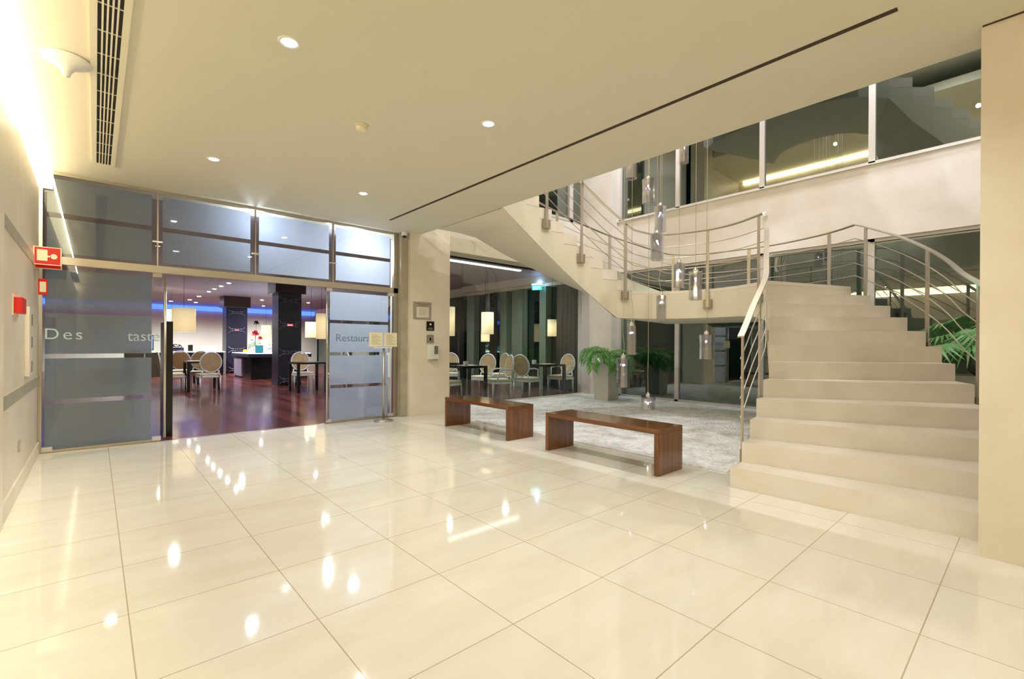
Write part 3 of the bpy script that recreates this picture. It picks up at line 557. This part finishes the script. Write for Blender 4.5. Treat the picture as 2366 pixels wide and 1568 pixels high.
# ------------------------------------------------------------------ dining room
DZ = 3.1
struct('floor_dining', MB().box(-4, 9.4, 7.152, 27.5, -.12, 0), 'plank', 'glossy reddish plank floor of the dining room')
struct('ceiling_dining', MB().box(-4, 9.4, 7.75, 27.5, DZ, DZ+.15).box(-4, 3.9, 7.2, 7.75, DZ, DZ+.15), 'dceil', 'grey ceiling of the dining room')
struct('wall_dining_back', MB().box(-4, 9.4, 27.2, 27.5, 0, DZ), 'dwall', 'beige back wall of the dining room'); struct('wall_dining_left', MB().box(-4.2, -4, 7.1, 27.5, 0, DZ).box(-4, LW-.251, 7.13, 7.3, 0, DZ), 'dwall', 'left wall of the dining room')
tag(MB().box(-3.9, 9.2, 27.05, 27.15, 2.78, 3.0).build('blue_cove_strip', 'blue'), 'blue glowing strip along the top of the dining room back wall', 'light')
struct('trim_10', MB().box(9.2, 9.4, 7.75, 27.2, 2.82, DZ).box(9.0, 9.4, 7.75, 12.6, 2.9, DZ), 'ceil', 'olive beam above the dining room windows')
def dpillar(x, y, s, label):
    p = thing('clad_pillar', label, 'pillar', (x+s/2, y+s/2, 0)); h = s/2
    MB().box(-h, h, -h, h, .001, 2.66).build('shaft', 'navy', p); MB().box(-h-.1, h+.1, -h-.1, h+.1, 2.66, DZ-.001).build('capital', 'capital', p, bevel=.01); MB().box(-h-.01, h+.01, -h-.01, h+.01, .001, .07).build('plinth', 'black', p)
    for zc in (.15, .95, 1.75, 2.45):
        sc = MB()
        for sx in (-1, 1):
            for sz in (-1, 1):
                pa = [(sx*(.04+.10+(.09-.012*q)*cos(q*.55+pi)), -h-.006, zc+sz*(.055+(.09-.012*q)*.45*sin(q*.55+pi)+.0)) for q in range(9)]
                pa = [(sx*.02, -h-.006, zc)]+pa; sc.tube(pa, .009, 5); sc.tube([(sx*.13, -h-.006, zc+sz*.02), (sx*.22, -h-.006, zc+sz*.05), (sx*.29, -h-.006, zc+sz*.12)], .008, 5)
        sc.build('scroll_ornament', 'scroll', p)
    MB().box(-.07, .07, -h-.02, -h, 1.72, 1.77).build('red_light', 'redlit', p); return p
dpillar(3.91, 14.46, .63, 'dark scroll-patterned pillar nearest the entrance'); dpillar(3.91, 21.6, .75, 'dark scroll-patterned pillar farther back behind the flowers')
tag(MB().box(.68, .75, 7.44, 8.15, .0, 1.48).build('black_partition_screen', 'black'), 'tall black partition just inside the left glass door', 'partition')

# oval-back chairs
def make_chair(label, arms=False):
    c = thing('oval_back_chair', label, 'chair', group='oval-back dining chairs')
    seat = MB(); seat.prism([(-.22, -.20), (.22, -.20), (.25, .24), (-.25, .24)], .40, .455); seat.build('seat', 'seatf', c, bevel=.02)
    MB().prism([(-.235, -.215), (.235, -.215), (.265, .255), (-.265, .255)], .35, .399).build('seat_rail', 'chairw', c, bevel=.008)
    def ov(t, rx, rz, y): z = .73+rz*sin(t); return (rx*cos(t), -.21-.14*(z-.45), z)
    ring = [ov(2*pi*i/28, .225, .245, 0) for i in range(28)]; MB().tube(ring, .019, 8, True).build('back_frame', 'chairw', c, True)
    pad = MB(); n = 28
    for off in (-.018, .018): pad.add([(x*.9, y+off, .73+(z-.73)*.9) for x, y, z in ring], [tuple(range(n))])
    pad.f += [(i, (i+1) % n, n+(i+1) % n, n+i) for i in range(n)]; pad.build('backrest', 'fab', c)
    for s in (-1, 1): MB().tube([(s*.19, -.205, .36), (s*.17, -.22, .53)], .017, 8).build('back_support', 'chairw', c, True)
    for sx, sy in ((-.21, -.19), (.21, -.19), (-.235, .225), (.235, .225)): MB().tube([(sx, sy, .36), (sx*1.01, sy*1.02, .2), (sx*1.02, sy*(1.12 if sy < 0 else 1.0), 0)], [.024, .019, .012], 8).build('leg', 'chairw', c, True)
    if arms:
        for s in (-1, 1): MB().tube([(s*.215, -.25, .66), (s*.26, -.05, .665), (s*.27, .08, .64), (s*.255, .10, .52), (s*.25, .14, .40)], .015, 8).build('armrest', 'chairw', c, True)
    return c
C0 = make_chair('x'); C1 = make_chair('x', True); used = set()
def chair(x, y, face, label, arms=False):   # face: heading the sitter looks toward
    src = C1 if arms else C0
    c = src if arms not in used else dup(src); used.add(arms); c.location = (x, y, 0); c.rotation_euler = (0, 0, R(face-90)); c['label'] = label
T0 = None
def table(x, y, s, label, items=True):
    t = thing('dark_dining_table', label, 'table', (x, y, 0), 0, 'dark square dining tables'); h = s/2
    MB().box(-h, h, -h, h, .70, .745).build('tabletop', 'black', t, bevel=.003)
    for sx in (-1, 1):
        for sy in (-1, 1): MB().box(sx*h-(.06 if sx > 0 else 0), sx*h+(.06 if sx < 0 else 0), sy*h-(.06 if sy > 0 else 0), sy*h+(.06 if sy < 0 else 0), 0, .699).build('leg', 'black', t)
def napkin(x, y, label, tall=.0):
    if tall: tag(MB().box(x-.04, x+.04, y-.04, y+.04, .746, .746+tall).build('white_menu_box', 'white', bevel=.004), label, 'table menu')
    else: tag(MB().box(x-.19, x+.19, y-.14, y+.14, .746, .75).build('paper_placemat', 'paper'), label, 'placemat', 'paper placemats')
# seen through the open doorway
table(2.06, 14.36, .72, 'dark table behind the nearest chair in the doorway'); chair(2.13, 13.8, 90, 'oval-back chair with its back to the doorway, left of the pillars')
chair(1.42, 14.3, 0, 'oval-back chair beside the black partition'); chair(2.15, 15.15, 262, 'oval-back chair on the far side of the doorway table'); chair(1.75, 16.0, 90, 'oval-back chair farther back, behind the doorway table')
table(1.9, 16.6, .72, 'dark table farther back in the doorway, before the side counter')
napkin(1.98, 14.5, 'white placemat on the table in the doorway')
table(4.02, 12.28, .72, 'dark table right of the front pillar'); chair(4.15, 13.12, 264, 'oval-back chair beside the front pillar'); chair(4.62, 12.0, 178, 'oval-back chair at the edge of the right glass door')
# seen through the glass front
table(6.12, 8.38, .66, 'dark table at the left of the glass front'); chair(6.74, 8.0, 160, 'white armchair right of the left table behind the glass', True); chair(5.5, 8.25, 20, 'armchair cut by the pier edge behind the glass', True)
chair(7.05, 9.0, 200, 'brown-backed chair behind the left table'); table(6.5, 10.0, .74, 'second dark table farther behind the glass front'); chair(6.15, 10.75, 275, 'beige-backed chair behind the second table')
chair(7.2, 10.6, 235, 'chair partly hidden behind the second table'); chair(5.8, 9.75, 10, 'oval-back chair left of the second table'); chair(8.0, 9.6, 170, 'dark-looking chair beside the window mullion')
table(8.2, 8.0, .72, 'dark table at the right of the glass front'); chair(7.56, 7.98, 15, 'gold-backed chair left of the right table, back to the glass', True); chair(8.82, 8.02, 183, 'pale-backed chair right of the right table by the column', True)
napkin(6.2, 8.45, 'white placemat on the left table behind the glass'); napkin(8.25, 8.0, 'white placemat on the right table behind the glass'); napkin(5.98, 8.22, 'white box on the left table behind the glass', .1); napkin(7.98, 8.15, 'white box on the right table behind the glass', .1)
# drum shades
def drum(x, y, z0, z1, r_, label, on=True):
    d = thing('drum_pendant_lamp', label, 'pendant lamp', (x, y, z1), 0, 'fabric drum lamps of the dining room'); n = 28
    s = MB().lathe((0, 0, 0), [(r_, -(z1-z0)), (r_, 0), (r_-.004, 0), (r_-.004, -(z1-z0))], n); s.f = s.f[:-2]; s.build('lamp_shade', 'shade', d, True)
    MB().tube([(0, 0, -.08), (0, 0, DZ-z1)], .004, 6).build('cord', 'black', d); MB().lathe((0, 0, -.14), [(.01, -.05), (.035, -.03), (.035, .02), (.012, .05)], 14).build('bulb', 'spotc' if not on else 'spot', d, True)
    lamp('drum_glow', 'POINT', (x, y, z1-.24), 9, (1, .92, .74), .03)
drum(1.62, 13.96, 1.48, 2.06, .25, 'large lit drum lamp over the doorway table'); drum(2.05, 20.8, 1.93, 2.4, .24, 'small far drum lamp left of the large one'); drum(5.88, 23.7, 1.5, 2.05, .2, 'far drum lamp between the two pillars')
drum(5.5, 16.5, 1.42, 1.95, .19, 'drum lamp just right of the front pillar'); drum(5.0, 14.1, 1.35, 2.1, .16, 'tall drum lamp at the edge of the right door')
drum(7.52, 9.4, 1.48, 2.04, .16, 'cream drum lamp hanging behind the glass front'); drum(8.6, 10.85, 1.3, 1.62, .13, 'lower far drum lamp behind the first one'); drum(5.92, 8.83, 1.4, 2.05, .16, 'drum lamp cut by the edge of the pier')
drum(8.95, 8.48, 1.44, 1.88, .12, 'drum lamp near the column behind the glass front')
# ceiling spots
SP = [(3.05, 15.3), (3.04, 16.45), (3.02, 17.5), (3.01, 18.6), (3.02, 19.7), (3.03, 21.9), (2.98, 23.9), (3.38, 25.3), (5.25, 21.8), (6.14, 25.2), (5.27, 15.3), (7.1, 21.7), (2.48, 25.4), (5.3, 18.4), (1.2, 11.5)]
for i, (x, y) in enumerate(SP): tag(MB().lathe((x*1.03, y*1.03, DZ), [(.045 if y < 20 else .06, -.012), (.06 if y < 20 else .07, 0)], 16).build('dining_ceiling_spot', 'spotc'), 'small round cool-white spot in the dining room ceiling', 'ceiling spot', 'dining room ceiling spots')
for x, y in ((3.1, 16.2), (3.1, 19.5), (5.4, 15.6), (5.4, 21)): lamp('dining_spot', 'SPOT', (x, y, DZ-.03), 60, (.85, .85, 1), .05, spot=110)
# fluorescent strip, vents and exit sign near the glass front
fl = thing('fluorescent_strip_light', 'long white strip light behind the top of the glass front', 'strip light', (6.7, 8.5, DZ-.03)); MB().box(-1.15, 1.15, -.06, .06, -.02, .03).build('housing', 'white', fl)
for y in (-.03, .03): MB().tube([(-1.12, y, -.035), (1.12, y, -.035)], .013, 8).build('tube', 'tube', fl, True)
ex = thing('exit_sign', 'teal lit exit sign over the blue door behind the glass front', 'exit sign', (9.05, 9.15, 2.80), R(-70)); MB().box(-.14, .14, -.02, .02, -.08, .06).build('panel', 'teal', ex); MB().box(-.15, .15, -.03, .03, .062, .085).build('housing', 'tealw', ex)
text('lettering', 'EXIT', .11, 'tealw', (-.11, -.0225, -.06), (pi/2, 0, 0), ex)
lamp('exit_glow', 'POINT', (8.95, 9.0, 2.86), 4, (.3, .5, 1), .05)
ac = thing('ceiling_cassette_vent', 'small square white ceiling vent behind the glass front', 'vent', (6.5, 10.1, DZ-.01)); MB().box(-.25, .25, -.12, .12, -.015, .009).build('frame', 'white', ac); MB().box(-.2, .2, -.08, .08, -.018, -.015).build('slats', 'tube', ac)  # slats are made to glow with the tube emission; the vent is no lamp
# dining windows: mullions, dark glass, curtains
wf = MB()
for y0, y1 in ((8.95, 9.2), (9.9, 10.35), (10.6, 10.9), (12.2, 12.6), (14.5, 14.8), (17, 17.3), (20, 20.3), (23, 23.3)): wf.box(9.2, 9.42, y0, y1, 0, 2.82)
w6 = struct('window_6', wf, 'green', 'mullions of the dark dining room windows'); struct('glass_pane', MB().box(9.44, 9.45, 7.75, 27.2, 0, 2.82), 'dusk', parent=w6)
struct('wall_dining_right', MB().box(9.4, 9.6, 7.75, 27.4, 2.82, DZ+.1), 'dwall', 'wall above the dining room windows')
def curtain(x, y0, y1, label):
    n = int((y1-y0)/.03); P = [(x+.03*sin(i*1.3), y0+(y1-y0)*i/n) for i in range(n+1)]
    mb = MB().add([(p[0], p[1], z) for p in P for z in (.02, 2.8)], [(2*i, 2*i+2, 2*i+3, 2*i+1) for i in range(n)]); o = mb.build('pleated_curtain', 'curtain', smooth=True); md = o.modifiers.new('s', 'SOLIDIFY'); md.thickness = .006
    tag(o, label, 'curtain', 'dark window curtains')
curtain(9.17, 7.8, 8.55, 'dark pleated curtain beside the stone column'); curtain(9.12, 12.65, 14.4, 'dark pleated curtain left of the far mullion'); curtain(9.12, 10.92, 11.3, 'narrow dark curtain right beside the paired mullions')
# buffet counters
bc = thing('buffet_counter', 'dark buffet counter with glowing top between the pillars', 'counter', (4.75, 18.5, 0))
MB().box(-.9, .9, -1.2, 1.2, .001, .74).build('body', 'black', bc); MB().box(-1.0, 1.0, -1.3, 1.3, .742, .86).build('worktop', 'navy', bc); MB().box(-.98, .98, -1.28, 1.28, .862, .88).build('lit_top', 'counterlit', bc)
MB().box(-.94, -.902, .0, 1.15, .06, .70).build('drawer_front', 'scroll', bc)
bc2 = thing('side_counter', 'long pale topped counter at the back left of the doorway', 'counter', (2.9, 21.0, 0)); MB().box(-1.6, .75, -.35, .35, .001, .86).build('body', 'black', bc2); MB().box(-1.65, .8, -.38, .38, .862, .90).build('worktop', 'white', bc2)
def onbox(name, x, y, z, sx, sy, h, m_, label, cat, bevel=.01): tag(MB().box(x-sx/2, x+sx/2, y-sy/2, y+sy/2, z, z+h).build(name, m_, bevel=bevel), label, cat)
onbox('chafing_dish', 2.2, 20.95, .902, .45, .3, .14, 'navy', 'dark chafing dish on the side counter', 'dish'); tag(MB().lathe((2.2, 20.95, 1.043), [(.2, 0), (.19, .06), (.12, .11), (.02, .13)], 20).build('dish_lid', 'chrome', smooth=True), 'chrome lid on the dark chafing dish', 'lid')
onbox('coffee_machine', 3.25, 21.0, .902, .45, .35, .22, 'paper', 'bright pale machine on the side counter', 'machine'); onbox('black_urn', 2.65, 21.05, .902, .14, .14, .24, 'black', 'small dark urn beside the chafing dish', 'urn')
onbox('display_cabinet', .95, 19.8, .001, .5, .4, .95, 'black', 'black stand under the blue screen', 'stand'); ds = thing('display_screen', 'blue lit display screen beside the large drum lamp', 'screen', (1.15, 19.6, .96)); MB().box(-.3, .3, -.02, .03, .0, .5).build('housing', 'black', ds); MB().box(-.27, .27, -.024, -.0205, .03, .47).build('screen', 'screen', ds)
ZC = .882
for i, (x, y) in enumerate(((4.0, 18.9), (4.08, 18.75), (4.02, 18.6), (4.12, 18.95))): tag(MB().lathe((x, y, ZC), [(.01, 0), (.05, .02), (.062, .06), (.05, .1), (.01, .115)], 14).build('yellow_fruit', mat('yellow_fruit_skin', rgb(235, 190, 20), .4) if i == 0 else bpy.data.materials['yellow_fruit_skin'], smooth=True), 'round yellow fruit on the left end of the glowing counter', 'fruit', 'yellow fruit on the buffet')
for i, (x, y, r_, h, l) in enumerate(((4.05, 18.1, .11, .42, 'largest glass jar on the glowing counter'), (4.35, 18.3, .08, .3, 'middle glass jar on the glowing counter'), (4.5, 17.7, .07, .24, 'short glass jar on the glowing counter'))):
    j = thing('glass_jar', l, 'jar', (x, y, ZC)); MB().lathe((0, 0, 0), [(r_, 0), (r_, h*.9), (r_*.7, h)], 18).build('body', 'crystalthin', j, True); MB().lathe((0, 0, h+.001), [(r_*.6, 0), (r_*.6, .02), (.02, .03), (.02, .05)], 16).build('lid', 'chrome', j, True)
onbox('teal_cooler', 4.15, 17.55, ZC, .2, .2, .26, 'teallit', 'teal lit cooler box at the right of the counter', 'cooler')
for i, (x, y) in enumerate(((4.6, 17.35), (4.38, 17.45), (4.85, 18.2), (3.98, 18.35), (4.22, 17.95))): tag(MB().lathe((x, y, ZC), [(.03, 0), (.09, .03), (.1, .05), (.095, .05), (.02, .012)], 18).build('white_bowl', 'white', smooth=True), 'small white bowl on the glowing counter', 'bowl', 'white bowls on the buffet')
def flowers(x, y, z, h, label, big):
    v = thing('flower_arrangement', label, 'flowers', (x, y, z)); MB().lathe((0, 0, 0), [(.05, 0), (.07, .1), (.04, .22), (.05, .26)], 16).build('vase', 'crystalthin', v, True)
    rm = bpy.data.materials.get('red_petals') or mat('red_petals', rgb(205, 24, 30), .5)
    heads = [(0, h*.55, .17, rm), (.03, h*.9, .13, MT['capital']), (.16, h*.42, .11, rm)] if big else [(0, h, .16, rm)]
    for dx, zz, s, m_ in heads:
        MB().tube([(0, 0, .15), (dx*.5, 0, zz*.6+.1), (dx, 0, zz)], .006, 6).build('stem', 'stem', v)
        f = MB()
        for i in range(22):
            a = i*2.4; e = R(-20+100*(i/22)); d = Vector((cos(a)*cos(e), sin(a)*cos(e), sin(e))); w = Vector((-sin(a), cos(a), 0))*s*.28; c = Vector((dx, 0, zz)); f.add([c, c+d*s*.6+w, c+d*s*1.05+Vector((0, 0, s*.15)), c+d*s*.6-w], [(0, 1, 2, 3)])
        f.build('flower_head', m_, v)
    lf = MB()
    for i in range(9):
        a = i*.7; d = Vector((cos(a), sin(a), .5)).normalized(); c = Vector((0, 0, .24)); w = Vector((-sin(a), cos(a), 0))*.03; lf.add([c, c+d*.14+w, c+d*.28, c+d*.14-w], [(0, 1, 2, 3)])
    lf.build('leaves', 'leaf', v)
flowers(4.35, 18.95, ZC, 1.15, 'tall arrangement of red flowers between the two pillars', True); flowers(4.75, 17.75, ZC, .55, 'single red flower head left of the front pillar', False)
# bright table things in the glass reflection side, behind glass front
onbox('white_service_trolley', 8.3, 15.4, .001, .9, .5, .9, 'white', 'pale service trolley far behind the glass front', 'trolley')
